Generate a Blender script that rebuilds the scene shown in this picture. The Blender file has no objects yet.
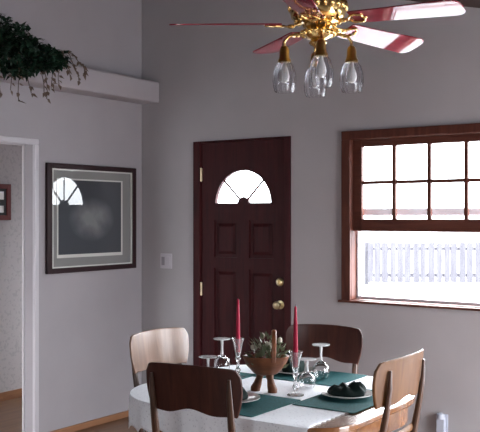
import bpy, bmesh, math, random
from mathutils import Vector, Matrix
PI = math.pi
R = math.radians
random.seed(7)
S = bpy.context.scene
COL = S.collection

# ------------------------------------------------------------------ camera, sky, light, exposure
cam_d = bpy.data.cameras.new('camera')
cam = bpy.data.objects.new('camera', cam_d)
COL.objects.link(cam)
cam.location = (4.385, -4.99, 1.5)
cam.rotation_euler = (R(90), 0, math.atan2(.571, .821))
cam_d.sensor_width = 36
cam_d.lens = 863 / 480 * 36
cam_d.clip_start = .05
S.camera = cam

SKY = 15.0
world = bpy.data.worlds.new('world')
S.world = world
world.use_nodes = True
wb = world.node_tree.nodes['Background']
wb.inputs[0].default_value = (.92, .95, 1, 1)
# overcast sky: brighter overhead than at the horizon
wn, wl = world.node_tree.nodes, world.node_tree.links
w_tc = wn.new('ShaderNodeTexCoord')
w_sep = wn.new('ShaderNodeSeparateXYZ')
w_map = wn.new('ShaderNodeMapRange')
w_map.inputs['From Min'].default_value = 0.0
w_map.inputs['From Max'].default_value = .55
w_map.inputs['To Min'].default_value = SKY * .8
w_map.inputs['To Max'].default_value = SKY * 3.0
wl.new(w_tc.outputs['Generated'], w_sep.inputs[0])
wl.new(w_sep.outputs['Z'], w_map.inputs['Value'])
wl.new(w_map.outputs[0], wb.inputs[1])


def portal(name, loc, rot, sx, sy):
    d = bpy.data.lights.new(name, 'AREA')
    d.shape = 'RECTANGLE'
    d.size = sx
    d.size_y = sy
    d.cycles.is_portal = True
    o = bpy.data.objects.new(name, d)
    o.location = loc
    o.rotation_euler = rot
    COL.objects.link(o)


portal('window_daylight', (2.52, .1, 1.5), (R(-90), 0, 0), 1.6, 1.1)
portal('added_patio_daylight', (5.45, -1.25, 1.02), (R(90), 0, R(90)), 1.3, 2.05)  # daylight through the added opening in the right wall
portal('door_daylight', (.93, .1, 1.72), (R(-90), 0, 0), .6, .35)
portal('added_side_window_daylight', (4.5, .1, 1.15), (R(-90), 0, 0), 1.4, 1.8)  # serves the unseen window added in the back wall
portal('added_rear_window_daylight', (4.3, -7.55, 1.7), (R(90), 0, 0), 2.0, .8)  # serves the window added behind the camera
portal('added_hall_daylight', (-.06, .5, 1.3), (R(90), 0, R(90)), .2, 1.4)  # serves the slot added in the hall side wall

S.view_settings.view_transform = 'Standard'
S.view_settings.look = 'None'
S.view_settings.gamma = 1
S.view_settings.use_curve_mapping = False
S.view_settings.exposure = 0.05
S.cycles.max_bounces = 10
S.cycles.diffuse_bounces = 5
S.cycles.transmission_bounces = 10
S.cycles.transparent_max_bounces = 12
S.cycles.sample_clamp_indirect = 12


# ------------------------------------------------------------------ materials
def mat(name, col, rough=.6, metal=0, trans=0, coat=0, ior=1.45, spec=.5, coat_ior=1.5, coat_rough=.03):
    m = bpy.data.materials.new(name)
    m.use_nodes = True
    b = m.node_tree.nodes['Principled BSDF']
    b.inputs['Base Color'].default_value = (*col, 1)
    b.inputs['Roughness'].default_value = rough
    b.inputs['Metallic'].default_value = metal
    b.inputs['Transmission Weight'].default_value = trans
    b.inputs['Coat Weight'].default_value = coat
    b.inputs['Coat Roughness'].default_value = coat_rough
    b.inputs['Coat IOR'].default_value = coat_ior
    b.inputs['IOR'].default_value = ior
    b.inputs['Specular IOR Level'].default_value = spec
    return m


def nodes(m):
    t = m.node_tree
    return t, t.nodes, t.links, t.nodes['Principled BSDF']


def tex_coord(m, scale=(1, 1, 1), rot=(0, 0, 0), obj_space=True):
    t, N, L, b = nodes(m)
    tc = N.new('ShaderNodeTexCoord')
    mp = N.new('ShaderNodeMapping')
    mp.inputs['Scale'].default_value = scale
    mp.inputs['Rotation'].default_value = rot
    L.new(tc.outputs['Object'], mp.inputs[0])
    return mp.outputs[0]


def ramp(m, fac, stops):
    t, N, L, b = nodes(m)
    r = N.new('ShaderNodeValToRGB')
    e = r.color_ramp.elements
    while len(e) < len(stops):
        e.new(.5)
    for i, (p, c) in enumerate(stops):
        e[i].position = p
        e[i].color = (*c, 1)
    L.new(fac, r.inputs[0])
    return r.outputs[0]


def noise(m, vec, scale, detail=3, rough=.5, out='Fac', dist=0):
    t, N, L, b = nodes(m)
    n = N.new('ShaderNodeTexNoise')
    n.inputs['Scale'].default_value = scale
    n.inputs['Detail'].default_value = detail
    n.inputs['Roughness'].default_value = rough
    n.inputs['Distortion'].default_value = dist
    L.new(vec, n.inputs['Vector'])
    return n.outputs[out]


def bump(m, h, strength, dist=.002):
    t, N, L, b = nodes(m)
    n = N.new('ShaderNodeBump')
    n.inputs['Strength'].default_value = strength
    n.inputs['Distance'].default_value = dist
    L.new(h, n.inputs['Height'])
    L.new(n.outputs[0], b.inputs['Normal'])


def base(m, c):
    t, N, L, b = nodes(m)
    L.new(c, b.inputs['Base Color'])


def paint(name, col):
    m = mat(name, col, .75, spec=.3)
    v = tex_coord(m)
    a = tuple(x * .965 for x in col)
    c = tuple(min(1, x * 1.035) for x in col)
    base(m, ramp(m, noise(m, v, 3, 4), [(.3, a), (.7, c)]))
    bump(m, noise(m, v, 90, 3), .25, .002)
    return m


def wood(name, dark, light, axis='z', scale=6, rough=.35, coat=.3, coat_rough=.1):
    m = mat(name, dark, rough, coat=coat, coat_rough=coat_rough)
    sc = {'z': (6, 6, .5), 'x': (.5, 6, 6), 'y': (6, .5, 6)}[axis]
    v = tex_coord(m, sc)
    n1 = noise(m, v, scale, 5, .6, dist=.8)
    base(m, ramp(m, n1, [(.3, dark), (.7, light)]))
    bump(m, n1, .12, .001)
    return m


M = {}
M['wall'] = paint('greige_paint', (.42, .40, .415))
M['wall_left'] = paint('greige_paint_left_shade', (.335, .314, .332))  # same wall paint, darkened to balance the light between the walls
M['ledge'] = paint('ledge_paint', (.365, .34, .36))
M['trim'] = mat('white_trim_paint', (.50, .48, .51), .4)
wp = mat('speckled_wallpaper', (.55, .53, .52), .8)
v = tex_coord(wp)
base(wp, ramp(wp, noise(wp, v, 42, 2, .4), [(.36, (.40, .38, .385)), (.46, (.47, .44, .445))]))
M['wallpaper'] = wp
M['mahogany'] = wood('mahogany_door_wood', (.028, .005, .007), (.058, .010, .011), 'z', 5, .5, 0)
M['window_wood'] = wood('stained_window_wood', (.065, .020, .014), (.115, .038, .025), 'z', 5, .5, .1)
M['window_wood_h'] = wood('stained_window_wood_across', (.065, .020, .014), (.115, .038, .025), 'x', 5, .5, .1)
M['base_wood'] = wood('oak_baseboard', (.22, .10, .05), (.33, .16, .08), 'y', 5, .5, .1)
M['floor'] = wood('brown_floor', (.16, .085, .045), (.24, .13, .075), 'y', 4, .45, .15)
M['ceiling'] = wood('dark_ceiling_planks', (.030, .012, .010), (.055, .022, .016), 'x', 5, .6, 0)
M['chair'] = wood('shaded_chair_wood', (.034, .011, .009), (.072, .023, .015), 'z', 5, .45, .15, .2)  # one wood for all chairs, darkened here for those in shade
M['chair_lit'] = wood('lit_chair_wood', (.085, .031, .007), (.15, .062, .016), 'z', 5, .5, .12, .2)  # the same chair wood, lightened for the chair standing in light
M['chair_glossy_lit'] = wood('glossy_lit_chair_wood', (.15, .075, .045), (.24, .13, .08), 'z', 5, .35, 1, .20)  # the same chair wood, paled to carry the light on its front
M['stile'] = wood('shaded_stile_wood', (.035, .014, .008), (.080, .034, .017), 'z', 5, .35, .4)  # chair wood with the stiles' shade put into the colour
M['table_wood'] = wood('honey_table_wood', (.15, .058, .020), (.23, .098, .036), 'x', 5, .25, .6, .08)
M['seat_pad'] = mat('dark_seat_fabric', (.03, .022, .02), .9)
M['bowl_wood'] = wood('reddish_bowl_wood', (.13, .038, .014), (.24, .080, .028), 'x', 8, .5, .1)
M['brass'] = mat('polished_brass', (.80, .56, .22), .16, 1)
M['brass_dark'] = mat('antique_brass', (.45, .30, .10), .28, 1)
M['blade'] = wood('cherry_blade_wood', (.17, .008, .020), (.26, .013, .032), 'x', 4, .7, 1, .03)
M['blade'].node_tree.nodes['Principled BSDF'].inputs['Specular IOR Level'].default_value = .1
M['glass'] = mat('clear_glass', (1, 1, 1), .0, trans=1, ior=1.5)
wg = bpy.data.materials.new('window_glass')
wg.use_nodes = True
tn = wg.node_tree.nodes
tn.clear()
o_out = tn.new('ShaderNodeOutputMaterial')
mx = tn.new('ShaderNodeMixShader')
tr = tn.new('ShaderNodeBsdfTransparent')
gl = tn.new('ShaderNodeBsdfGlossy')
gl.inputs['Roughness'].default_value = 0
tr.inputs['Color'].default_value = (.94, .95, .95, 1)
lw = tn.new('ShaderNodeLayerWeight')
pw = tn.new('ShaderNodeMath')
pw.operation = 'POWER'
pw.inputs[1].default_value = 5
fr_n = tn.new('ShaderNodeMath')
fr_n.operation = 'MULTIPLY_ADD'
fr_n.inputs[1].default_value = .9
fr_n.inputs[2].default_value = .035
wg.node_tree.links.new(lw.outputs['Facing'], pw.inputs[0])
wg.node_tree.links.new(pw.outputs[0], fr_n.inputs[0])
wg.node_tree.links.new(fr_n.outputs[0], mx.inputs[0])
wg.node_tree.links.new(tr.outputs[0], mx.inputs[1])
wg.node_tree.links.new(gl.outputs[0], mx.inputs[2])
wg.node_tree.links.new(mx.outputs[0], o_out.inputs[0])
M['window_glass'] = wg
M['highlight_glass'] = mat('whitened_glass', (1, 1, 1), .03, trans=.62, ior=1.52)  # milky white in stem and foot stands in for bright highlights
M['holder_glass'] = mat('candle_holder_glass', (1, 1, 1), .02, trans=.9, ior=1.5)
M['lamp_glass'] = mat('fluted_lamp_glass', (.96, .97, 1), .06, trans=1, ior=1.45)
M['bulb'] = mat('frosted_bulb', (.75, .75, .73), .4)
M['brass_hinge'] = mat('pale_brass', (.80, .68, .42), .28, 1)
M['black'] = mat('dark_frame', (.022, .008, .010), .5, spec=.3)
M['red_frame'] = mat('red_mahogany_frame', (.13, .018, .015), .4)
M['candle'] = mat('crimson_wax', (.30, .004, .030), .5, spec=.3)
M['wick'] = mat('wick', (.05, .04, .04), .9)
M['green_cloth'] = mat('green_placemat_weave', (.02, .10, .11), .85)
v = tex_coord(M['green_cloth'])
base(M['green_cloth'], ramp(M['green_cloth'], noise(M['green_cloth'], v, 160, 2), [(.3, (.006, .062, .068)), (.7, (.014, .115, .122))]))
M['green_cloth'].node_tree.nodes['Principled BSDF'].inputs['Specular IOR Level'].default_value = .25
bump(M['green_cloth'], noise(M['green_cloth'], v, 300, 2), .4, .001)
M['napkin'] = mat('dark_green_napkin', (.005, .016, .014), .7, spec=.3)
M['china'] = mat('white_china', (.8, .78, .76), .15, coat=.4)
M['switch'] = mat('grey_switch_plastic', (.56, .54, .58), .4)
M['switch_dark'] = mat('switch_rocker_plastic', (.30, .28, .31), .35)
M['outlet'] = mat('white_plastic', (.48, .51, .60), .35)
M['slot'] = mat('slot_dark', (.03, .03, .03), .7)
lace = mat('white_lace', (.8, .78, .8), .85)
v = tex_coord(lace)
t_, N_, L_, b_ = nodes(lace)
vo = N_.new('ShaderNodeTexVoronoi')
vo.inputs['Scale'].default_value = 75
L_.new(v, vo.inputs['Vector'])
base(lace, ramp(lace, vo.outputs['Distance'], [(.08, (.66, .66, .72)), (.30, (.88, .90, .95))]))
bump(lace, vo.outputs['Distance'], .5, .002)
M['lace'] = lace
leafm = mat('ivy_leaf', (.010, .035, .018), .6, spec=.2)
t_, N_, L_, b_ = nodes(leafm)
v = tex_coord(leafm)
base(leafm, ramp(leafm, noise(leafm, v, 14, 2), [(.35, (.004, .013, .008)), (.65, (.011, .034, .019))]))
M['leaf'] = leafm
M['leaf_red'] = mat('reddish_ivy_leaf', (.12, .085, .065), .6, spec=.2)
M['stem'] = mat('vine_stem', (.05, .03, .02), .7)
M['pot'] = mat('brown_wicker', (.10, .05, .025), .8)
M['sage'] = mat('sage_leaf', (.15, .17, .10), .6)
M['pale_pod'] = mat('pale_dried_pod', (.45, .42, .34), .6)
M['berry'] = mat('dark_berry', (.10, .01, .015), .3)
M['ground'] = mat('pale_concrete', (.27, .27, .28), .9)
M['fence'] = mat('weathered_white_fence', (.20, .185, .23), .8)
v = tex_coord(M['fence'], (1, 1, .15))
base(M['fence'], ramp(M['fence'], noise(M['fence'], v, 14, 4), [(.35, (.024, .022, .028)), (.65, (.036, .034, .039))]))
M['mat_board'] = mat('grey_mat_board', (.20, .20, .195), .8, coat=1, coat_ior=1.75, coat_rough=0)
M['fillet'] = mat('cream_fillet', (.55, .55, .52), .6, coat=1, coat_ior=1.75, coat_rough=0)
pr = mat('print_paper', (.03, .035, .04), .7, coat=1, coat_ior=1.75, coat_rough=0)
t_, N_, L_, b_ = nodes(pr)
v = tex_coord(pr)
# misty pale blot in the middle of a dark print
mp = N_.new('ShaderNodeMapping')
mp.inputs['Location'].default_value = (0, .06, .03)
mp.inputs['Scale'].default_value = (1, 4.2, 6.0)
L_.new(v, mp.inputs[0])
gr = N_.new('ShaderNodeTexGradient')
gr.gradient_type = 'SPHERICAL'
nz = N_.new('ShaderNodeTexNoise')
nz.inputs['Scale'].default_value = 9
nz.inputs['Detail'].default_value = 4
L_.new(v, nz.inputs['Vector'])
L_.new(mp.outputs[0], gr.inputs[0])
mul = N_.new('ShaderNodeMath')
mul.operation = 'MULTIPLY'
L_.new(gr.outputs['Fac'], mul.inputs[0])
L_.new(nz.outputs['Fac'], mul.inputs[1])
base(pr, ramp(pr, mul.outputs[0], [(.02, (.034, .040, .050)), (.4, (.16, .165, .17))]))
M['print'] = pr


# ------------------------------------------------------------------ mesh helpers
def box(bm, x0, y0, z0, x1, y1, z1):
    vs = [bm.verts.new((x, y, z)) for z in (z0, z1) for y in (y0, y1) for x in (x0, x1)]
    for f in ((0, 2, 3, 1), (4, 5, 7, 6), (0, 1, 5, 4), (2, 6, 7, 3), (0, 4, 6, 2), (1, 3, 7, 5)):
        bm.faces.new([vs[i] for i in f])


def lathe(bm, prof, o=(0, 0, 0), seg=24, flute=0, nfl=12, mtx=None, cap=True):
    rings = []
    for (r, z) in prof:
        ring = []
        for i in range(seg):
            a = 2 * PI * i / seg
            rr = r * (1 + flute * math.cos(nfl * a))
            p = Vector((rr * math.cos(a), rr * math.sin(a), z))
            if mtx:
                p = mtx @ p
            ring.append(bm.verts.new(p + Vector(o)))
        rings.append(ring)
    for a, b in zip(rings, rings[1:]):
        for i in range(seg):
            j = (i + 1) % seg
            bm.faces.new((a[i], a[j], b[j], b[i]))
    if cap:
        bm.faces.new(rings[0][::-1])
        bm.faces.new(rings[-1])


def tube(bm, pts, rad, seg=8, flat=None):
    pts = [Vector(p) for p in pts]
    n = len(pts)
    if not hasattr(rad, '__len__'):
        rad = [rad] * n
    rings = []
    prev = None
    for i, p in enumerate(pts):
        d = (pts[min(i + 1, n - 1)] - pts[max(i - 1, 0)]).normalized()
        if prev is None:
            u = d.orthogonal().normalized() if flat is None else (Vector(flat) - d * Vector(flat).dot(d)).normalized()
        else:
            u = (prev - d * prev.dot(d)).normalized()
        prev = u
        w = d.cross(u)
        ru, rw = rad[i] if hasattr(rad[i], '__len__') else (rad[i], rad[i])
        rings.append([bm.verts.new(p + u * ru * math.cos(2 * PI * k / seg) + w * rw * math.sin(2 * PI * k / seg)) for k in range(seg)])
    for a, b in zip(rings, rings[1:]):
        for k in range(seg):
            j = (k + 1) % seg
            bm.faces.new((a[k], a[j], b[j], b[k]))
    bm.faces.new(rings[0][::-1])
    bm.faces.new(rings[-1])


def prism(bm, out, z0, z1, f=lambda x, y, z: (x, y, z)):
    a = [bm.verts.new(f(x, y, z0)) for x, y in out]
    b = [bm.verts.new(f(x, y, z1)) for x, y in out]
    n = len(out)
    bm.faces.new(a[::-1])
    bm.faces.new(b)
    for i in range(n):
        j = (i + 1) % n
        bm.faces.new((a[i], a[j], b[j], b[i]))


def sphere(bm, c, r, sx=1, sy=1, sz=1, u=14, v=8):
    m = Matrix.Translation(c) @ Matrix.Diagonal((r * sx, r * sy, r * sz, 1))
    bmesh.ops.create_uvsphere(bm, u_segments=u, v_segments=v, radius=1, matrix=m)


def obj(name, bm, m, parent=None, smooth=False, bevel=0, solid=0):
    bmesh.ops.recalc_face_normals(bm, faces=bm.faces)
    me = bpy.data.meshes.new(name)
    bm.to_mesh(me)
    bm.free()
    if smooth:
        for p in me.polygons:
            p.use_smooth = True
    o = bpy.data.objects.new(name, me)
    COL.objects.link(o)
    me.materials.append(m)
    if parent is not None:
        o.parent = parent
    if solid:
        k = o.modifiers.new('solid', 'SOLIDIFY')
        k.thickness = solid
        k.offset = 0
    if bevel:
        k = o.modifiers.new('bevel', 'BEVEL')
        k.width = bevel
        k.segments = 2
        k.limit_method = 'ANGLE'
    if smooth:
        me.set_sharp_from_angle(angle=R(40))
    return o


def B():
    return bmesh.new()


def tag(o, label, cat, group=None):
    o['label'] = label
    o['category'] = cat
    if group:
        o['group'] = group
    return o


def thing(name, label, cat, loc=(0, 0, 0), rz=0, group=None):
    o = bpy.data.objects.new(name, None)
    o.empty_display_size = .1
    COL.objects.link(o)
    o.location = loc
    o.rotation_euler = (0, 0, rz)
    return tag(o, label, cat, group)


def struct(name, bm, m, bevel=0, smooth=False):
    o = obj(name, bm, m, None, smooth, bevel)
    o['kind'] = 'structure'
    return o


def dup(root, loc, rz, label):
    def cp(o, parent):
        c = o.copy()
        COL.objects.link(c)
        if parent is not None:
            c.parent = parent
        for ch in list(o.children):
            cp(ch, c)
        return c
    r = cp(root, None)
    r.location = loc
    r.rotation_euler = (0, 0, rz)
    r['label'] = label
    return r


def boxobj(name, dims, m, parent=None, bevel=0):
    bm = B()
    for d in dims:
        box(bm, *d)
    return obj(name, bm, m, parent, bevel=bevel)


# ------------------------------------------------------------------ the room
RX, RY = 5.4, -7.5            # right wall and rear wall
CZ = lambda x: 3.36 - .24 * x  # underside of the sloping ceiling

bm = B(); box(bm, -1.4, RY - .1, -.1, RX + .15, 1.2, 0); struct('floor', bm, M['floor'])

# back wall with door and window holes, top follows the ceiling slope
bm = B()
DX0, DX1, DZ = .505, 1.335, 2.041
WX0, WX1, WZ0, WZ1 = 1.74, 3.348, .958, 2.040
T = .15
for a in [(-.12, 0, 0, DX0, T, DZ), (DX1, 0, 0, WX0, T, DZ), (WX0, 0, 0, WX1, T, WZ0), (WX1, 0, 0, 3.8, T, DZ), (3.8, 0, 0, 5.2, T, .25), (5.2, 0, 0, RX, T, DZ)]:
    box(bm, *a)
prism(bm, [(-.12, DZ), (RX, DZ), (RX, CZ(RX)), (-.12, CZ(-.12))], 0, T, lambda x, y, z: (x, z, y))
struct('wall_back', bm, M['wall'])

# left wall with the opening to the hall
OY0, OY1, OZ = -2.6, -1.06, 1.985
bm = B()
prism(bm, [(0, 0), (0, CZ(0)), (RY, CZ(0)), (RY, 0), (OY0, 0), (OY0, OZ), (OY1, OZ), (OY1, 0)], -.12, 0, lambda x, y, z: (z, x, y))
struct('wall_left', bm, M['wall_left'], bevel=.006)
# slim pale corner trim round the opening
bm = B()
for xa, xb in ((-.022, .006), (-.126, -.108)):
    box(bm, xa, OY1 - .010, 0, xb, OY1 + .024, OZ - .012)
    box(bm, xa, OY0 - .03, OZ - .012, xb, OY1 + .024, OZ + .026)
struct('trim_1', bm, M['trim'], bevel=.005)
# plant ledge along the left wall
bm = B(); box(bm, 0, -3.6, 2.351, .178, 0, 2.509)
struct('trim_2', bm, M['ledge'], bevel=.012)
# right wall with an unseen patio opening added for daylight, rear wall
PY0, PY1, PZ = -1.9, -.6, 2.05
bm = B()
box(bm, RX, PY1, 0, RX + .15, T, CZ(RX))
box(bm, RX, RY, 0, RX + .15, PY0, CZ(RX))
box(bm, RX, PY0, PZ, RX + .15, PY1, CZ(RX))
struct('wall_right', bm, M['wall'])
bm = B()
for a in [(-.12, 0, 3.3, 2.1), (5.3, 0, RX + .15, 2.1), (3.3, 0, 5.3, 1.3)]:
    box(bm, a[0], RY - .12, a[1], a[2], RY, a[3])
prism(bm, [(-.12, 2.1), (RX + .15, 2.1), (RX + .15, CZ(RX + .15)), (-.12, CZ(-.12))], RY - .12, RY, lambda x, y, z: (x, z, y))
struct('wall_rear', bm, M['wall'])
# ceiling
bm = B()
prism(bm, [(-.12, CZ(-.12)), (RX + .15, CZ(RX + .15)), (RX + .15, CZ(RX + .15) + .1), (-.12, CZ(-.12) + .1)], RY - .12, T,
      lambda x, y, z: (x, z, y))
struct('ceiling', bm, M['ceiling'])
# unseen window added further right in the back wall to light the table
bm = B()
for a in [(3.8, 0, .25, 3.86, .1, DZ), (5.14, 0, .25, 5.2, .1, DZ), (3.86, 0, .25, 5.14, .1, .31), (3.86, 0, DZ - .06, 5.14, .1, DZ), (4.47, .02, .31, 4.53, .08, DZ - .06)]:
    box(bm, *a)
added_win2 = struct('added_window_2', bm, M['window_wood'], bevel=.003)
boxobj('glass_pane', [(3.86, .048, .31, 4.47, .052, DZ - .06), (4.53, .048, .31, 5.14, .052, DZ - .06)], M['window_glass'], added_win2)
bm = B()
for a in [(3.3, -7.6, 1.3, 3.35, -7.5, 2.1), (5.25, -7.6, 1.3, 5.3, -7.5, 2.1), (3.35, -7.6, 1.3, 5.25, -7.5, 1.35), (3.35, -7.6, 2.05, 5.25, -7.5, 2.1), (4.28, -7.57, 1.35, 4.32, -7.53, 2.05)]:
    box(bm, *a)
added_win3 = struct('added_window_3', bm, M['window_wood'], bevel=.003)  # unseen rear window, added to brighten the back wall
boxobj('glass_pane', [(3.35, -7.552, 1.35, 4.28, -7.548, 2.05), (4.32, -7.552, 1.35, 5.25, -7.548, 2.05)], M['window_glass'], added_win3)
# hall behind the left wall
bm = B()
box(bm, -1.32, -4.0, 0, -1.2, 1.0, 2.5)
struct('wall_hall', bm, M['wallpaper'])
bm = B()
box(bm, -1.32, 1.0, 0, -.12, 1.1, 2.5)
struct('wall_hall_end', bm, M['wallpaper'])
bm = B()
box(bm, -.12, T, 0, 0, .4, 2.5)
box(bm, -.12, .6, 0, 0, 1.1, 2.5)
box(bm, -.12, .4, 0, 0, .6, .6)
box(bm, -.12, .4, 2.0, 0, .6, 2.5)
struct('wall_hall_side', bm, M['wallpaper'])  # tall slot in this unseen wall, added to brighten the hall
bm = B()
box(bm, -1.2, -4.1, 0, -.12, -4.0, .9)
box(bm, -1.2, -4.1, 2.0, -.12, -4.0, 2.5)
struct('wall_hall_front', bm, M['wallpaper'])  # gap between the boxes added so daylight reaches the opening's jamb
bm = B()
box(bm, -1.32, -4.0, 2.4, -.12, 1.0, 2.5)
struct('ceiling_hall', bm, M['wall'])
bm = B()
box(bm, -1.2, -4.0, 0, -1.185, 1.0, .07)
struct('baseboard_hall', bm, M['base_wood'], bevel=.004)
bm = B()
box(bm, 0, OY1, 0, .016, 0, .045)
box(bm, 0, RY, 0, .016, OY0, .045)
struct('baseboard_left', bm, M['base_wood'], bevel=.004)
bm = B()
box(bm, .016, -.016, 0, DX0 - .005, 0, .045)
box(bm, DX1 + .005, -.016, 0, RX, 0, .045)
struct('baseboard_back', bm, M['base_wood'], bevel=.004)

# ------------------------------------------------------------------ door
bm = B()
lx0, lx1, ly0, ly1 = .567, 1.283, .012, .052
FC, FZ, FR = .932, 1.584, .252
panels = [(.680, 1.205, .885, 1.470), (.983, 1.205, 1.190, 1.470), (.680, .25, .885, 1.125), (.983, .25, 1.190, 1.125)]
# leaf outline pieces around the fanlight and recessed panels
zs = [0.006, .25, 1.125, 1.205, 1.470, FZ]
box(bm, lx0, ly0, .006, panels[0][0], ly1, FZ)
box(bm, panels[1][2], ly0, .006, lx1, ly1, FZ)
box(bm, panels[0][2], ly0, .006, panels[1][0], ly1, FZ)
for x0, x1 in ((.680, .885), (.983, 1.190)):
    for z0, z1 in ((.006, .25), (1.125, 1.205), (1.470, FZ)):
        box(bm, x0, ly0, z0, x1, ly1, z1)
for (x0, z0, x1, z1) in panels:
    box(bm, x0, ly0 + .014, z0, x1, ly1 - .010, z1)
    # raised field
    a = [(x0 + .022, z0 + .022), (x1 - .022, z0 + .022), (x1 - .022, z1 - .022), (x0 + .022, z1 - .022)]
    b = [(x0 + .045, z0 + .045), (x1 - .045, z0 + .045), (x1 - .045, z1 - .045), (x0 + .045, z1 - .045)]
    va = [bm.verts.new((x, ly0 + .0141, z)) for x, z in a]
    vb = [bm.verts.new((x, ly0 + .003, z)) for x, z in b]
    for i in range(4):
        bm.faces.new((va[i], va[(i + 1) % 4], vb[(i + 1) % 4], vb[i]))
    bm.faces.new(vb)
# top part with half round hole
NA = 24
arc = [(FC + FR * math.cos(PI * i / NA), FZ + FR * math.sin(PI * i / NA)) for i in range(NA + 1)]
ztop = 2.028


def toedge(x, z):
    dx, dz = x - FC, z - FZ
    k = 9
    if dx > 1e-9: k = min(k, (lx1 - FC) / dx)
    if dx < -1e-9: k = min(k, (lx0 - FC) / dx)
    if dz > 1e-9: k = min(k, (ztop - FZ) / dz)
    return (FC + dx * k, FZ + dz * k)


oarc = [toedge(*p) for p in arc]
for i in range(NA):
    q = [arc[i], arc[i + 1], oarc[i + 1]]
    if abs(oarc[i][0] - lx1) < 1e-6 and abs(oarc[i + 1][1] - ztop) < 1e-6 and abs(oarc[i + 1][0] - lx1) > 1e-6:
        q.append((lx1, ztop))
    if abs(oarc[i + 1][0] - lx0) < 1e-6 and abs(oarc[i][1] - ztop) < 1e-6 and abs(oarc[i][0] - lx0) > 1e-6:
        q.append((lx0, ztop))
    q.append(oarc[i])
    prism(bm, q, ly0, ly1, lambda x, y, z: (x, z, y))
door = struct('door_1', bm, M['mahogany'])
# frame
boxobj('door_frame', [(DX0, -.012, 0, lx0 - .004, .14, 2.041), (lx1 + .004, -.012, 0, DX1, .14, 2.041), (lx0 - .004, -.012, ztop + .003, lx1 + .004, .14, 2.041),
                      (lx0 - .004, .056, 0, lx0 + .012, .075, 2.03), (lx0 + .012, .056, 2.005, lx1 - .012, .075, ztop + .003), (lx1 - .012, .056, 0, lx1 + .004, .075, 2.03)], M['mahogany'], door, .003)
boxobj('threshold', [(lx0 - .004, -.005, 0, lx1 + .004, .14, .005)], M['brass_dark'], door)
# fanlight
bm = B()
prism(bm, arc, .028, .034, lambda x, y, z: (x, z, y))
fl = obj('fanlight_glass', bm, M['window_glass'], door)
bm = B()
for a in (45, 90, 135):
    c, s = math.cos(R(a)), math.sin(R(a))
    tube(bm, [(FC + .04 * c, .024, FZ + .04 * s), (FC + FR * c, .024, FZ + FR * s)], .0055 if a == 90 else .0075, 6)
prism(bm, [(FC + .05 * math.cos(PI * i / 10), FZ + .05 * math.sin(PI * i / 10)) for i in range(11)], .014, .034, lambda x, y, z: (x, z, y))
n = 24
for r0, r1 in ((FR - .014, FR),):
    for i in range(n):
        a0, a1 = PI * i / n, PI * (i + 1) / n
        prism(bm, [(FC + r0 * math.cos(a0), FZ + r0 * math.sin(a0)), (FC + r1 * math.cos(a0), FZ + r1 * math.sin(a0)),
                   (FC + r1 * math.cos(a1), FZ + r1 * math.sin(a1)), (FC + r0 * math.cos(a1), FZ + r0 * math.sin(a1))], .006, .036, lambda x, y, z: (x, z, y))
box(bm, FC - FR, .006, FZ - .002, FC + FR, .036, FZ + .008)
obj('muntin', bm, M['mahogany'], fl)
for z in (1.80, .97, .20):
    bm = B()
    lathe(bm, [(.007, -.048), (.007, .048)], (lx0 - .001, .004, z), 10)
    box(bm, lx0 - .013, .0, z - .045, lx0 + .010, .011, z + .045)
    obj('hinge', bm, M['brass_hinge'], door, True)
rot = Matrix.Rotation(R(90), 3, 'X')
bm = B()
lathe(bm, [(.030, 0), (.030, .006), (.012, .010), (.011, .028), (.022, .034), (.028, .046), (.026, .058), (.014, .064)], (1.243, .012, .893), 20, mtx=rot)
obj('door_knob', bm, M['brass_hinge'], door, True)
bm = B()
lathe(bm, [(.029, 0), (.029, .008), (.020, .014), (.018, .018)], (1.240, .012, 1.049), 20, mtx=rot)
box(bm, 1.236, -.022, 1.033, 1.244, -.004, 1.065)
obj('deadbolt', bm, M['brass_hinge'], door, True)

# ------------------------------------------------------------------ window
W2 = WX1
bm = B()
f = -.022
# casing: side strips, head; jambs through the wall
box(bm, WX0 - .012, f, WZ0 - .006, WX0 + .052, 0.0, 1.992)
box(bm, W2 - .052, f, WZ0 - .006, W2 + .012, 0.0, 1.992)
box(bm, WX0 - .012, f, 1.992, W2 + .012, 0.0, 2.048)
box(bm, WX0, 0, WZ0, WX0 + .052, .14, WZ1)
box(bm, W2 - .052, 0, WZ0, W2, .14, WZ1)
box(bm, WX0 + .052, 0, 1.990, W2 - .052, .14, WZ1)
win = struct('window_1', bm, M['window_wood'], bevel=.004)
boxobj('sill', [(WX0 - .03, -.035, .942, W2 + .03, 0, .957), (WX0 + .052, 0, .942, W2 - .052, .14, .962)], M['window_wood_h'], win, .003)
ux0, ux1 = WX0 + .052, W2 - .052
uz0, uz1 = 1.405, 1.990
bm = B()
sx0, sx1, sz0, sz1 = ux0 + .062, ux1 - .062, uz0 + .075, uz1 - .045
y0, y1 = .022, .058
box(bm, ux0, y0, uz0, sx0, y1, uz1)
box(bm, sx1, y0, uz0, ux1, y1, uz1)
box(bm, sx0, y0, sz1, sx1, y1, uz1)
box(bm, sx0, y0 - .010, uz0, sx1, y1, sz0)
ncol = 6
pit = (sx1 - sx0 + .024) / ncol
sash = obj('upper_sash', bm, M['window_wood_h'], win, bevel=.003)
bm = B()
for i in range(1, ncol):
    x = sx0 + i * pit - .012
    box(bm, x - .012, y0 + .002, sz0, x + .012, y1 - .004, sz1)
mz = (sz0 + sz1) / 2 + .002
box(bm, sx0, y0 + .004, mz - .011, sx1, y1 - .006, mz + .011)
obj('muntin', bm, M['window_wood'], sash, bevel=.003)
boxobj('glass_pane', [(sx0, .043, sz0, sx1, .047, sz1)], M['window_glass'], sash)
bm = B()
box(bm, ux0, .070, .962, ux0 + .012, .100, 1.405)
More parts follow.
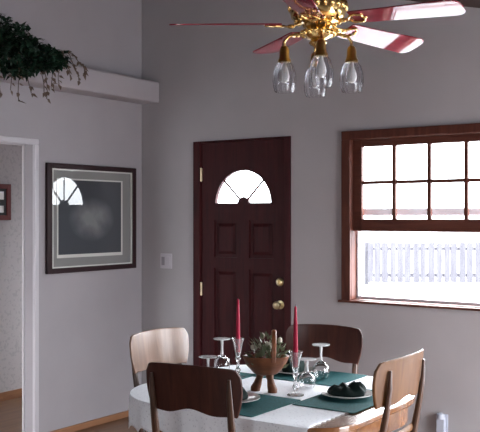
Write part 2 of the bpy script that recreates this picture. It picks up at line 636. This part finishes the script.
box(bm, ux1 - .012, .070, .962, ux1, .100, 1.405)
box(bm, ux0 + .012, .070, .962, ux1 - .012, .100, .980)
box(bm, ux0 + .012, .070, 1.40, ux1 - .012, .100, 1.412)
lo = obj('lower_sash', bm, M['trim'], win, bevel=.003)
boxobj('glass_pane', [(ux0 + .012, .083, .980, ux1 - .012, .087, 1.40)], M['window_glass'], lo)
# raised lower storm frame rail seen through the bottom panes
boxobj('storm_rail', [(ux0, .112, 1.504, ux1, .135, 1.548)], M['switch'], win)

# outside: ground, fence
bm = B(); box(bm, -30, .3, -.25, 40, 60, -.1); struct('ground', bm, M['ground'])
bm = B(); box(bm, RX + .3, -12, -.25, 16, .3, -.1); struct('ground_side', bm, M['ground'])
fence = thing('picket_fence', 'pale weathered picket fence outside beyond the window', 'fence', (-4.60, 13.12, -.1), math.atan2(.571, .821))
bm = B()
FL = 9.0
random.seed(3)
x = 0
while x < FL:
    w = random.choice((.13, .15, .16))
    box(bm, x, 0, .06, x + w, .03, .98 + random.uniform(-.01, .01))
    x += w + random.choice((.015, .02, .05))
obj('picket_panel', bm, M['fence'], fence)
boxobj('rail', [(0, .03, .18, FL, .09, .27)], M['fence'], fence)
boxobj('rail', [(0, .03, .80, FL, .09, .88)], M['fence'], fence)
for xx in (-.06, 3.0, 6.0, 8.95):
    boxobj('post', [(xx, .09, 0, xx + .1, .19, 1.0)], M['fence'], fence)

# ------------------------------------------------------------------ wall things
sw = thing('light_switch', 'grey two-gang light switch plate on the wall left of the door', 'light switch', (.244, 0, 1.163))
bm = B(); box(bm, -.056, -.006, -.056, .056, 0, .056); obj('wall_plate', bm, M['switch'], sw, bevel=.003)
for i, xx in enumerate((-.026, .026)):
    bm = B(); box(bm, xx - .015, -.011, -.032, xx + .015, -.006, .032)
    obj('rocker', bm, M['switch_dark'] if i == 0 else M['switch'], sw, bevel=.002)

ol = thing('wall_outlet', 'small pale plastic outlet low on the wall below the window', 'outlet', (2.408, 0, .245))
bm = B(); box(bm, -.036, -.006, -.058, .036, 0, .058); obj('wall_plate', bm, M['outlet'], ol, bevel=.003)
for zz in (.025, -.025):
    bm = B(); lathe(bm, [(.017, 0), (.017, .003)], (0, -.006, zz), 16, mtx=rot); s_ = obj('socket', bm, M['outlet'], ol)
    bm = B()
    box(bm, -.008, -.0098, zz - .006, -.005, -.009, zz + .006)
    box(bm, .005, -.0098, zz - .006, .008, -.009, zz + .006)
    obj('slot', bm, M['slot'], s_)
nl = thing('night_light', 'small frosted white night light plugged into the low wall outlet', 'night light', (2.408, -.0095, .265))
bm = B(); box(bm, -.026, -.03, -.07, .026, 0, .015); obj('body', bm, M['outlet'], nl, bevel=.004)
bm = B(); lathe(bm, [(.024, -.0), (.027, .01), (.022, .028), (.008, .036)], (0, -.020, .012), 16); obj('shade', bm, M['outlet'], nl, True)

# framed print on the left wall (faces +x); local y along the wall
pic = thing('framed_print', 'dark framed print with grey mat on the left wall', 'picture', (.004, -.538, 1.484), R(-0.6))
PW, PH = .44, .375
bm = B()
fr = .045
for a in [(0, -PW, -PH, .026, -PW + fr, PH), (0, PW - fr, -PH, .026, PW, PH), (0, -PW + fr, -PH, .026, PW - fr, -PH + fr * .8), (0, -PW + fr, PH - fr * .8, .026, PW - fr, PH)]:
    box(bm, *a)
obj('frame', bm, M['black'], pic, bevel=.005)
boxobj('inner_lip', [(.006, -PW + fr, -PH + .036, .022, -PW + fr + .010, PH - .036), (.006, PW - fr - .010, -PH + .036, .022, PW - fr, PH - .036),
                     (.006, -PW + fr + .01, -PH + .036, .022, PW - fr - .01, -PH + .046), (.006, -PW + fr + .01, PH - .046, .022, PW - fr - .01, PH - .036)], M['fillet'], pic)
boxobj('mat_board', [(.004, -PW + fr + .01, -PH + .046, .010, PW - fr - .01, PH - .046)], M['mat_board'], pic)
q0, q1, w0, w1 = -.345, .300, -.272, .275
bm = B()
for a in [(.010, q0, w0, .0125, q0 + .012, w1), (.010, q1 - .014, w0, .0125, q1, w1), (.010, q0 + .012, w0, .0125, q1 - .014, w0 + .022), (.010, q0 + .012, w1 - .010, .0125, q1 - .014, w1)]:
    box(bm, *a)
obj('fillet', bm, M['fillet'], pic)
boxobj('print', [(.010, q0 + .012, w0 + .022, .0115, q1 - .014, w1 - .010)], M['print'], pic)

sp = thing('small_picture', 'small red-framed picture on the speckled wall through the opening', 'picture', (-1.2, -.50, 1.613))
bm = B()
for a in [(0, -.235, -.147, .02, -.195, .147), (0, .195, -.147, .02, .235, .147), (0, -.195, -.147, .02, .195, -.107), (0, -.195, .107, .02, .195, .147)]:
    box(bm, *a)
obj('frame', bm, M['red_frame'], sp, bevel=.003)
boxobj('print', [(.002, -.195, -.107, .010, .195, .107)], M['slot'], sp)
boxobj('mat_board', [(.010, .115, -.085, .013, .165, -.03), (.010, .115, .02, .013, .165, .085), (.010, -.15, -.085, .013, -.05, .085), (.010, -.02, -.085, .013, .08, .085)], M['fillet'], sp)


# ------------------------------------------------------------------ chairs
def make_chair(label, wm, loc, rz, W=.20, top=.945):
    t = thing('dining_chair', label, 'chair', loc, rz, 'dining chairs round the table')

    def backp(x, z, d=0):
        # x across, z height -> leaned and curved back surface
        y = -.205 - (z - .45) * .12 - .034 * (1 - (x / .2) ** 2) - d
        return (x, y, z)
    # panel: grid between top and bottom edge curves
    nu, nv = 24, 8
    bm = B()
    fr_, bk = [], []
    for j in range(nv + 1):
        vj = j / nv
        ra, rb = [], []
        for i in range(nu + 1):
            u = -1 + 2 * i / nu
            zt = top + .010 * (1 - u * u) - (.030 * max(0, (abs(u) - .88) / .12) ** 2)
            zb = top - .158 - .022 * (abs(u) ** 2.0) + .007 * math.cos(u * PI * 2.0)
            wv = W * (1 + .03 * math.sin(vj * PI) - .10 * vj ** 1.6)
            z = zt + (zb - zt) * vj
            th = .011
            ra.append(bm.verts.new(backp(u * wv, z, -th / 2)))
            rb.append(bm.verts.new(backp(u * wv, z, th / 2)))
        fr_.append(ra); bk.append(rb)
    for j in range(nv):
        for i in range(nu):
            bm.faces.new((fr_[j][i], fr_[j][i + 1], fr_[j + 1][i + 1], fr_[j + 1][i]))
            bm.faces.new((bk[j][i], bk[j + 1][i], bk[j + 1][i + 1], bk[j][i + 1]))
    for i in range(nu):
        bm.faces.new((fr_[0][i], bk[0][i], bk[0][i + 1], fr_[0][i + 1]))
        bm.faces.new((fr_[nv][i], fr_[nv][i + 1], bk[nv][i + 1], bk[nv][i]))
    for j in range(nv):
        bm.faces.new((fr_[j][0], fr_[j + 1][0], bk[j + 1][0], bk[j][0]))
        bm.faces.new((fr_[j][nu], bk[j][nu], bk[j + 1][nu], fr_[j + 1][nu]))
    obj('backrest', bm, wm, t, True, .004)
    for s in (-1, 1):
        bm = B()
        pts = [(s * .168, -.275, 0), (s * .168, -.225, .22), (s * .166, -.210, .42), (s * .162, -.236, .60), (s * .160, -.268, .76), (s * .160, -.284, .86), (s * .160, -.287, top - .033)]
        tube(bm, pts, [(.013, .014), (.017, .018), (.019, .021), (.016, .016), (.014, .012), (.012, .009), (.006, .005)], 10, flat=(1, 0, 0))
        obj('rear_leg', bm, M['stile'], t, True)
        bm = B()
        tube(bm, [(s * .185, .150, 0), (s * .178, .135, .22), (s * .168, .118, .416)], [.011, .015, .020], 10)
        obj('front_leg', bm, wm, t, True)
    bm = B()
    out = []
    for i in range(40):
        a = 2 * PI * i / 40
        c, s = math.cos(a), math.sin(a)
        k = (abs(c) ** 4 + abs(s) ** 4) ** -.25
        wx = .195 + .012 * s * k
        out.append((wx * c * k, -.045 + .165 * s * k))
    prism(bm, out, .415, .440)
    obj('seat', bm, wm, t, bevel=.006)
    bm = B()
    prism(bm, [(x * .93, y * .93) for x, y in out], .4405, .468)
    obj('seat_pad', bm, M['seat_pad'], t, bevel=.010)
    bm = B()
    tube(bm, [(-.158, -.238, .655), (0, -.262, .66), (.158, -.238, .655)], [(.016, .007)] * 3, 8, flat=(0, 0, 1))
    obj('back_rail', bm, wm, t, True)
    for s in (-1, 1):
        bm = B()
        tube(bm, [(s * .168, -.224, .23), (s * .177, .135, .23)], .009, 8)
        obj('stretcher', bm, wm, t, True)
    return t


TC = Vector((2.318, -1.799, 0))   # table centre on the floor


def chair_at(bx, by, rz, label, wm, W=.20, top=.945):
    fx, fy = -math.sin(rz), math.cos(rz)
    return make_chair(label, wm, (TC.x + bx + .262 * fx, TC.y + by + .262 * fy, 0), rz, W, top)


chair_at(.152, -.735, R(7.7), 'dining chair in shade-darkened wood nearest the camera, its back turned to us', M['chair'], .197, .960)
chair_at(.680, -.105, R(91), 'dining chair in lit-toned wood on the right side of the table', M['chair_lit'], .225, .962)
chair_at(-.610, -.02, R(-91), 'glossy dining chair at the far left of the table, pale light put into its colour', M['chair_glossy_lit'], .208)
chair_at(-.050, .585, R(190), 'dining chair in shade-darkened wood behind the table, below the window and right of the door', M['chair'], .20)


# ------------------------------------------------------------------ table
def rrect(x0, y0, x1, y1, rr, n=12):
    # radii order: x1y1, x0y1, x0y0, x1y0
    P = []
    for (cx, cy, r, a0) in ((x1 - rr[0], y1 - rr[0], rr[0], 0), (x0 + rr[1], y1 - rr[1], rr[1], 90), (x0 + rr[2], y0 + rr[2], rr[2], 180), (x1 - rr[3], y0 + rr[3], rr[3], 270)):
        for i in range(n + 1):
            a = R(a0 + 90 * i / n)
            P.append((cx + r * math.cos(a), cy + r * math.sin(a)))
    return P


table = thing('dining_table', 'honey wood dining table with rounded corners under the lace cloth', 'table', TC)
TX0, TY0, TX1, TY1 = -.49, -.54, .62, .48
TR = (.40, .28, .32, .17)
tout = rrect(TX0, TY0, TX1, TY1, TR)
bm = B(); prism(bm, tout, .718, .744)
obj('tabletop', bm, M['table_wood'], table, bevel=.006)
ain = rrect(TX0 + .03, TY0 + .03, TX1 - .03, TY1 - .03, (.37, .25, .29, .14))
ain2 = rrect(TX0 + .05, TY0 + .05, TX1 - .05, TY1 - .05, (.35, .23, .27, .12))
bm = B()
n = len(ain)
ring = [[bm.verts.new((x, y, z)) for x, y in o_] for o_, z in ((ain, .718), (ain, .635), (ain2, .635), (ain2, .718))]
for a, b in zip(ring, ring[1:] + ring[:1]):
    for i in range(n):
        bm.faces.new((a[i], a[(i + 1) % n], b[(i + 1) % n], b[i]))
obj('apron', bm, M['table_wood'], table)
for sx, sy in ((-.33, -.33), (.47, -.40), (-.34, .31), (.38, .27)):
    bm = B()
    lathe(bm, [(.016, 0), (.020, .03), (.017, .10), (.026, .45), (.030, .56), (.024, .575), (.033, .60), (.033, .718)], (sx, sy, 0), 16)
    obj('leg', bm, M['table_wood'], table, True)


def edge_dist(poly, a):
    c, s = math.cos(a), math.sin(a)
    best = 9
    for i in range(len(poly)):
        (x0, y0), (x1, y1) = poly[i], poly[(i + 1) % len(poly)]
        dx, dy = x1 - x0, y1 - y0
        den = c * dy - s * dx
        if abs(den) < 1e-12:
            continue
        t = (x0 * dy - y0 * dx) / den
        u = (x0 * s - y0 * c) / den * -1
        u = ((t * c - x0) * dx + (t * s - y0) * dy) / (dx * dx + dy * dy)
        if t > 0 and -1e-6 <= u <= 1 + 1e-6:
            best = min(best, t)
    return best


bm = B()
NS, NR = 288, 26
rows = []
TOPZ = .7465
for k in range(NR + 1):
    row = []
    for i in range(NS):
        a = 2 * PI * i / NS
        c, s = math.cos(a), math.sin(a)
        te = edge_dist(tout, a)
        hx = .515 / c if c > .01 else 9
        hang = .125 + .010 * math.cos(a * 36) + .014 * math.sin(a * 5 + 1)
        cl = min(te + hang, hx - .006 * math.cos(s / max(c, .05) * 90) if hx < 3 else te + hang)
        d = cl * k / NR if k < NR else cl
        if te < cl:
            # denser rows in the drop
            d = te * k / (NR - 8) if k <= NR - 8 else te + (cl - te) * (k - (NR - 8)) / 8
        if d <= te - .001 or cl <= te:
            p = (c * d, s * d, TOPZ)
        else:
            h = d - te
            rip = .010 * math.sin(a * 30 + math.sin(a * 4)) * min(1, h / .06)
            out = te + .004 + min(h, .004) + (rip + .010) * .6
            p = (c * out, s * out, TOPZ - max(0, h - .004))
        row.append(bm.verts.new(p))
    rows.append(row)
for a, b in zip(rows[1:], rows[2:]):
    for i in range(NS):
        j = (i + 1) % NS
        bm.faces.new((a[i], a[j], b[j], b[i]))
cc = bm.verts.new((0, 0, TOPZ))
for i in range(NS):
    bm.faces.new((cc, rows[1][i], rows[1][(i + 1) % NS]))
for vv in rows[0]:
    bm.verts.remove(vv)
cloth = obj('tablecloth', bm, M['lace'], None, True, solid=.002)
cloth.location = TC
tag(cloth, 'white lace tablecloth draped over the dining table', 'tablecloth')
CZ0 = TOPZ + .0015

# placemats
MT = 'green placemats on the lace cloth'


def placemat(x, y, rz, label, w=.46, d=.36):
    bm = B()
    nx, ny = 14, 10
    prism(bm, rrect(-w / 2, -d / 2, w / 2, d / 2, (.008,) * 4, 3), 0, .003)
    o = obj('placemat', bm, M['green_cloth'])
    o.location = (TC.x + x, TC.y + y, CZ0)
    o.rotation_euler = (0, 0, rz)
    return tag(o, label, 'placemat', MT)


MF = (.045, -.340)
MR = (.345, .012) 
ML = (-.355, .0)
MB_ = (-.03, .31)
placemat(.034, -.340, 0, 'green placemat in front of the nearest dark chair')
placemat(.410, -.03, R(90), 'green placemat in front of the right-hand chair', .44, .275)
placemat(-.345, -.0, R(90), 'green placemat at the far left chair', .42, .30)
placemat(.01, .325, 0, 'green placemat at the chair behind the table', .46, .32)
MZ = CZ0 + .0032

# plates and napkins


def plate(x, y, label, r=.108):
    bm = B()
    lathe(bm, [(r * .55, 0), (r * .60, .002), (r, .014), (r, .017), (r * .62, .006), (.001, .005)], (0, 0, 0), 40)
    o = obj('plate', bm, M['china'], None, True)
    o.location = (TC.x + x, TC.y + y, MZ)
    return tag(o, label, 'plate', 'white plates on the placemats')


def napkin(x, y, rz, label, w=.075, h=.05):
    # a gathered cloth folded into a fan of soft pleats
    bm = B()
    n, m_ = 48, 12
    rings = []
    for j in range(m_ + 1):
        t = j / m_
        ring = []
        for i in range(n):
            a = 2 * PI * i / n
            pr_ = .5 + .5 * math.cos(a * 7 + 2.2 * t)
            rr = w * (1 - .35 * t) * (.80 + .20 * math.sin(t * PI)) * (1 - .20 * pr_ * (.3 + t))
            zz = h * t * (1 - .35 * pr_ * t) + (.010 * math.cos(a) * t)
            if j == m_:
                rr *= .35
                zz -= .012
            ring.append(bm.verts.new((rr * 1.15 * math.cos(a), rr * .9 * math.sin(a), zz)))
        rings.append(ring)
    for a, b in zip(rings, rings[1:]):
        for i in range(n):
            bm.faces.new((a[i], a[(i + 1) % n], b[(i + 1) % n], b[i]))
    bm.faces.new(rings[0][::-1]); bm.faces.new(rings[-1])
    o = obj('napkin', bm, M['napkin'], None, True)
    o.location = (TC.x + x, TC.y + y, MZ + .0085)
    o.rotation_euler = (0, 0, rz)
    return tag(o, label, 'napkin', 'dark green napkins on the plates')


PR = (.385, .005); PF = (.05, -.335); PB = (-.085, .345); PL = (-.335, .0)
plate(*PR, 'white rimmed plate in front of the right-hand chair')
plate(*PF, 'white plate half hidden behind the nearest dark chair')
plate(*PB, 'white plate at the back of the table behind the wooden bowl')
plate(*PL, 'white plate at the far left chair')
napkin(*PR, .4, 'dark green folded napkin on the plate by the right-hand chair', .084, .05)
napkin(*PF, 1.0, 'dark green napkin on the plate behind the nearest chair back', .062, .04)
napkin(*PB, 2.0, 'dark green napkin at the back of the table behind the right candle', .074, .09)
napkin(*PL, 2.6, 'dark green napkin on the plate at the far left chair', .060, .035)


# upside-down wine glasses
def wineglass(x, y, h, label, z=CZ0):
    t = thing('wine_glass', label, 'glass', (TC.x + x, TC.y + y, z), 0, 'upturned wine glasses on the table')
    k = h / .155
    out_ = [(.031, 0), (.037, .02), (.039, .04), (.033, .062), (.017, .076), (.008, .082)]
    inn = [(.0008, .0735), (.014, .072), (.030, .060), (.036, .04), (.0345, .02), (.0290, 0)]
    bm = B()
    lathe(bm, [(r, q * k) for r, q in inn + out_ + [(.0008, .083)]], (0, 0, .0005), 32, cap=False)
    obj('bowl', bm, M['glass'], t, True)
    bm = B()
    lathe(bm, [(r, q * k) for r, q in [(.0072, .0835), (.0058, .10), (.0055, .12), (.0070, .1435)]], (0, 0, .0005), 16)
    obj('stem', bm, M['highlight_glass'], t, True)
    bm = B()
    lathe(bm, [(r, q * k) for r, q in [(.0072, .144), (.018, .1475), (.038, .1500), (.041, .152), (.041, .155), (.0008, .1565)]], (0, 0, .0005), 32)
    obj('foot', bm, M['highlight_glass'], t, True)
    return t


def rel(px, Z):   # horizontal position in front of the camera -> offset from the table centre
    X = (px - 240) / 863 * Z
    return X * .821 - Z * .571 + 4.385 - TC.x, X * .571 + Z * .821 - 4.99 - TC.y


wineglass(*rel(222, 4.14), .165, 'tall upturned wine glass at the left, foot highest of the left pair')
wineglass(*rel(208, 3.85), .125, 'short upturned wine glass at the left, lower of the pair behind the near chair')
wineglass(*rel(321, 3.98), .160, 'tall upturned wine glass right of the right candle, foot in the air')
wineglass(*rel(307, 3.79), .125, 'short upturned wine glass just right of the right candle')


# candles in flared glass holders
def candle_set(x, y, side, top=1.115):
    h = thing('candle_holder', 'flared clear glass candle holder, the %s of the two' % side, 'candle holder', (TC.x + x, TC.y + y, CZ0), 0, 'glass candle holders')
    bm = B()
    prof = [(.036, 0), (.036, .003), (.012, .010), (.007, .022), (.014, .034), (.008, .046), (.006, .075), (.015, .088), (.010, .098), (.016, .125), (.022, .160), (.030, .182), (.031, .183),
            (.029, .1835), (.020, .160), (.0145, .130), (.0115, .118), (.0008, .117)]
    lathe(bm, prof, (0, 0, .0005), 28, cap=True)
    obj('holder', bm, M['holder_glass'], h, True)
    c = thing('taper_candle', 'slim crimson taper candle standing in the %s glass holder' % side, 'candle', (TC.x + x, TC.y + y, CZ0 + .118), 0, 'red taper candles')
    bm = B()
    L = top - (CZ0 + .118)
    lathe(bm, [(.0110, 0.001), (.0110, .05), (.0085, L * .7), (.0055, L - .006), (.002, L)], (0, 0, 0), 16)
    obj('wax', bm, M['candle'], c, True)
    bm = B(); tube(bm, [(0, 0, L - .001), (.001, 0, L + .008)], .0009, 5)
    obj('wick', bm, M['wick'], c)


candle_set(*rel(238, 4.02), 'left')
candle_set(*rel(295.5, 3.62), 'right', 1.122)

# carved wooden footed bowl with handle, filled with greenery
bx, by = rel(266, 3.70)
bowl = thing('footed_bowl', 'reddish carved wooden bowl on two feet with a tall handle, table centre', 'bowl', (TC.x + bx, TC.y + by, CZ0), math.atan2(.571, .821))
bm = B()
prof = [(.02, .068), (.050, .078), (.082, .112), (.097, .145), (.100, .154), (.090, .152), (.078, .122), (.045, .092), (.001, .088)]
lathe(bm, prof, (0, 0, 0), 36, flute=.02, nfl=10, mtx=Matrix.Diagonal((1.0, .72, 1)), cap=False)
bm.faces.new([v_ for v_ in bm.verts][:36][::-1])
obj('bowl_body', bm, M['bowl_wood'], bowl, True, .002)
for dx, dy, hh in ((-.036, .02, .07), (.022, -.022, .07)):
    bm = B()
    tube(bm, [(dx * 1.25, dy, 0), (dx * 1.25, dy, .012), (dx, dy, .03), (dx * .8, dy * .8, .055), (dx * .6, dy * .6, .086)],
         [(.021, .020), (.021, .019), (.018, .014), (.014, .012), (.022, .018)], 14, flat=(1, 0, 0))
    obj('foot', bm, M['bowl_wood'], bowl, True)
bm = B()
hp = [(.030 + .004 * math.sin(t * PI), -.068 * math.cos(t * PI), .135 + .125 * math.sin(t * PI) ** .8) for t in [i / 14 for i in range(15)]]
tube(bm, hp, [(.010, .006)] * 15, 8, flat=(1, 0, 0))
obj('handle', bm, M['bowl_wood'], bowl, True)
arr = thing('dried_arrangement', 'greenery and pale dried pods filling the wooden bowl', 'arrangement', (TC.x + bx, TC.y + by, CZ0 + .100), math.atan2(.571, .821))


def leaf(bm, p, d, up, L, w, fold=.25):
    d = d.normalized()
    s = d.cross(up)
    if s.length < 1e-4:
        s = d.orthogonal()
    s.normalize()
    nrm = s.cross(d)
    a = bm.verts.new(p)
    m1 = bm.verts.new(p + d * L * .5 - nrm * w * fold)
    tip = bm.verts.new(p + d * L - nrm * w * .6)
    l1 = bm.verts.new(p + d * L * .35 + s * w)
    r1 = bm.verts.new(p + d * L * .35 - s * w)
    bm.faces.new((a, r1, m1)); bm.faces.new((a, m1, l1))
    bm.faces.new((m1, r1, tip)); bm.faces.new((m1, tip, l1))


random.seed(11)
bm = B()
for i in range(150):
    a = random.uniform(0, 2 * PI)
    r = .075 * math.sqrt(random.random())
    p = Vector((r * math.cos(a), r * .7 * math.sin(a), random.uniform(.0, .11 * (1 - (r / .1) ** 2) + .03)))
    d = Vector((math.cos(a) * .6, math.sin(a) * .6, random.uniform(.2, 1.4)))
    leaf(bm, p, d, Vector((random.random(), random.random(), 1)), random.uniform(.025, .045), random.uniform(.006, .011))
fo = obj('foliage', bm, M['sage'], arr)
bm = B()
for i in range(16):
    a = random.uniform(0, 2 * PI)
    r = .062 * math.sqrt(random.random())
    sphere(bm, (r * math.cos(a), r * .65 * math.sin(a), random.uniform(.06, .135)), random.uniform(.007, .011), 1, 1, 1.5, 10, 6)
po = obj('pods', bm, M['pale_pod'], arr, True)
po['kind'] = 'stuff'
fo['kind'] = 'stuff'
bm = B()
for i in range(26):
    a = random.uniform(0, 2 * PI)
    r = .072 * math.sqrt(random.random())
    sphere(bm, (r * math.cos(a), r * .68 * math.sin(a), random.uniform(.03, .07)), .0065, 1, 1, 1, 8, 6)
be = obj('berries', bm, M['berry'], arr, True)
be['kind'] = 'stuff'

# ------------------------------------------------------------------ ceiling fan
FX, FY = 2.497, -1.674
FZB = 2.345      # blade plane
fan = thing('ceiling_fan', 'brass ceiling fan with five red wood blades and four glass lamp shades', 'ceiling fan', (FX, FY, 0))
yaw = math.atan2(.571, .821)
czf = CZ(FX)
bm = B()
tube(bm, [(0, 0, 2.50), (0, 0, czf + .02)], .0135, 12)
obj('downrod', bm, M['brass'], fan, True)
bm = B(); lathe(bm, [(.02, czf - .085), (.055, czf - .06), (.068, czf - .02), (.068, czf + .01)], (0, 0, 0), 28)
obj('canopy', bm, M['brass'], fan, True)
bm = B()
lathe(bm, [(.045, 2.345), (.095, 2.352), (.118, 2.372), (.124, 2.40), (.124, 2.44), (.112, 2.47), (.075, 2.495), (.03, 2.505)], (0, 0, 0), 40)
for k in range(24):
    a = 2 * PI * k / 24
    sphere(bm, (.124 * math.cos(a), .124 * math.sin(a), 2.42), .010, 1, 1, 2.2, 8, 6)
obj('motor_housing', bm, M['brass'], fan, True)
# light kit fitter below the blades
bm = B()
lathe(bm, [(.012, 2.236), (.020, 2.246), (.032, 2.252), (.040, 2.262), (.030, 2.274), (.052, 2.284), (.070, 2.296), (.072, 2.310), (.050, 2.322), (.062, 2.332), (.062, 2.345)], (0, 0, 0), 36, flute=.03, nfl=12)
for k in range(16):
    a = 2 * PI * k / 16
    sphere(bm, (.072 * math.cos(a), .072 * math.sin(a), 2.303), .011, 1, 1, 1.2, 8, 6)
    sphere(bm, (.098 * math.cos(a), .098 * math.sin(a), 2.356), .010, 1, 1, 1, 8, 6)
obj('light_fitter', bm, M['brass'], fan, True)
for k, (ph, pitch, droop) in enumerate(((-33, -12, 2.2), (38, -18, 2), (110, -5, 1), (183, -10.5, 1), (255, -12, 1))):
    a = R(ph) + yaw
    m0 = Matrix.Rotation(a, 4, 'Z') @ Matrix.Rotation(R(droop), 4, 'Y') @ Matrix.Rotation(R(pitch), 4, 'X')
    # blade
    out = []
    r0, r1, w0, w1 = .165, .655, .056, .074
    nn = 10
    pts = [(r0, -w0), (r0 + .03, -w0 - .004)] + [(r0 + (r1 - .05 - r0) * t, -(w0 + (w1 - w0) * t)) for t in (.3, .6, 1)]
    for i in range(1, nn):
        b_a = -PI / 2 + PI * i / nn
        pts.append((r1 - .05 + .05 * math.cos(b_a), w1 * math.copysign(abs(math.sin(b_a)) ** .6, math.sin(b_a))))
    pts += [(r0 + (r1 - .05 - r0) * t, (w0 + (w1 - w0) * t)) for t in (1, .6, .3)] + [(r0 + .03, w0 + .004), (r0, w0)]
    bm = B()
    prism(bm, pts, -.003, .003)
    bl = obj('blade', bm, M['blade'], fan, bevel=.0015)
    zo = .016 if k == 0 else 0
    bl.matrix_local = Matrix.Translation((0, 0, FZB + zo)) @ m0
    bm = B()
    # ornate iron: neck that forks into two scrolls under the blade root
    tube(bm, [(.070, 0, .014), (.10, 0, -.004), (.135, 0, -.010), (.165, 0, -.008)], [(.014, .006), (.012, .005), (.016, .005), (.022, .004)], 8, flat=(0, 1, 0))
    for s in (-1, 1):
        tube(bm, [(.150, s * .004, -.008), (.165, s * .028, -.008), (.190, s * .040, -.007), (.215, s * .030, -.006), (.222, s * .014, -.006)], [.006, .006, .0055, .005, .004], 8)
    sphere(bm, (.225, 0, -.006), .012, 1, 1, .5, 10, 6)
    sphere(bm, (.120, 0, -.010), .016, 1.3, 1, .6, 10, 6)
    ir = obj('blade_iron', bm, M['brass'], fan, True)
    ir.matrix_local = Matrix.Translation((0, 0, FZB + zo)) @ m0
# four lamps
for k in range(4):
    a = yaw + PI / 2 * k
    ca, sa = math.cos(a), math.sin(a)
    rr = .148
    bm = B()
    tube(bm, [(.045 * ca, .045 * sa, 2.290), (.09 * ca, .09 * sa, 2.300), (.128 * ca, .128 * sa, 2.292), (rr * ca, rr * sa, 2.268), (rr * ca, rr * sa, 2.235)], .006, 10)
    obj('lamp_arm', bm, M['brass'], fan, True)
    bm = B()
    lathe(bm, [(.010, 2.248), (.018, 2.240), (.021, 2.225), (.022, 2.205), (.025, 2.192), (.029, 2.186), (.029, 2.176), (.015, 2.175)], (rr * ca, rr * sa, 0), 20)
    so = obj('lamp_socket', bm, M['brass_dark'], fan, True)
    bm = B()
    o_ = [(.024, 2.192), (.027, 2.178), (.040, 2.158), (.048, 2.130), (.051, 2.098), (.049, 2.070), (.043, 2.050), (.040, 2.046)]
    i_ = [(r - .003, z) for r, z in o_][::-1]
    lathe(bm, o_ + i_, (rr * ca, rr * sa, 0), 48, flute=.035, nfl=16, cap=False)
    obj('lamp_shade', bm, M['lamp_glass'], fan, True)
    bm = B()
    lathe(bm, [(.008, 2.178), (.010, 2.160), (.019, 2.130), (.022, 2.112), (.018, 2.094), (.006, 2.086)], (rr * ca, rr * sa, 0), 16)
    obj('bulb', bm, M['bulb'], so, True)
bm = B(); tube(bm, [(0, 0, 2.24), (0, 0, 2.20)], .0015, 6); sphere(bm, (0, 0, 2.196), .006)
obj('pull_chain', bm, M['brass'], fan, True)

# ------------------------------------------------------------------ trailing plant on the ledge
plant = thing('trailing_ivy', 'dark green trailing ivy spilling over the plant ledge', 'plant', (.10, -1.50, 2.509))
bm = B()
lathe(bm, [(.055, 0), (.068, .07), (.075, .10), (.066, .10), (.060, .085), (.001, .085)], (0, 0, 0), 24, cap=False)
lathe(bm, [(.055, 0.0), (.001, 0.0)], (0, 0, 0), 24, cap=False)
obj('pot', bm, M['pot'], plant, True)
random.seed(21)
bm = B()
bms = B()


def clampx(p):
    return Vector((max(p.x, -.085), p.y, p.z))


for i in range(4200):
    y = random.uniform(-.45, .40)
    # profile of the mound: highest near the pot, thinning to the right
    top = .190 - .38 * max(0, y + .05) - .10 * max(0, -y - .2)
    lo_ = -.15 + .36 * max(0, y - .10)
    x = random.uniform(-.06, .24)
    z = random.uniform(lo_, top)
    if top < lo_:
        continue
    if x < .10 and z < .01:
        z = random.uniform(.01, max(.02, top))
    p = Vector((x, y, z))
    d = Vector((random.uniform(-.5, 1), random.uniform(-1, 1), random.uniform(-1, .6)))
    if p.x + d.normalized().x * .06 < -.09:
        d.x = abs(d.x)
    if p.x < .10 and p.z < .07:
        d.z = abs(d.z)
    leaf(bm, p, d, Vector((random.uniform(-.4, .4), random.uniform(-.4, .4), 1)), random.uniform(.035, .055), random.uniform(.011, .018))
o_ = obj('foliage', bm, M['leaf'], plant)
o_['kind'] = 'stuff'
# trailing vines, arching over the edge then hanging
bmr = B()
vines = [(.66, .05, .02), (.60, .05, .07), (.53, .12, .05), (.45, .14, .12), (.38, .14, .15), (.33, .20, .22), (.30, .10, .18), (.20, .22, .20), (.12, .17, .26), (.05, .12, .20), (-.05, .20, .22), (-.15, .14, .18), (-.3, .2, .2)]
for (yy, sp_, dr) in vines:
    pts = []
    y0_ = yy - .21
    for t in [i / 12 for i in range(13)]:
        y = y0_ + .16 * min(1, t * 1.6) + .015 * math.sin(t * 9 + yy * 20)
        x = .02 + .150 * min(1, t * 2.2) + .01 * math.sin(t * 7)
        z = .05 * math.sin(min(1, t * 2) * PI) + .02 - (dr + .07) * max(0, (t - .4) / .6) ** 1.2
        pts.append(Vector((x, y, z)))
    tube(bms, pts, .0022, 5)
    for q in range(2, 13):
        for _ in range(1 if random.random() < .6 else 2):
            d = Vector((random.uniform(0, 1), random.uniform(-1, 1), random.uniform(-1.2, .1)))
            leaf(bmr, pts[q] + Vector((.004, 0, 0)), d, Vector((1, random.uniform(-.5, .5), .5)), random.uniform(.030, .046), random.uniform(.009, .014))
obj('vine', bms, M['stem'], plant, True)
o_ = obj('trailing_leaves', bmr, M['leaf_red'], plant)
o_['kind'] = 'stuff'
o_['label'] = 'smaller reddish leaves on the hanging tips'

for o in list(COL.objects):
    if o.type == 'MESH' and o.active_material and o.active_material.name in ('mahogany_door_wood', 'stained_window_wood', 'stained_window_wood_across', 'red_mahogany_frame', 'shaded_chair_wood'):
        o.active_material.node_tree.nodes['Principled BSDF'].inputs['Specular IOR Level'].default_value = .22
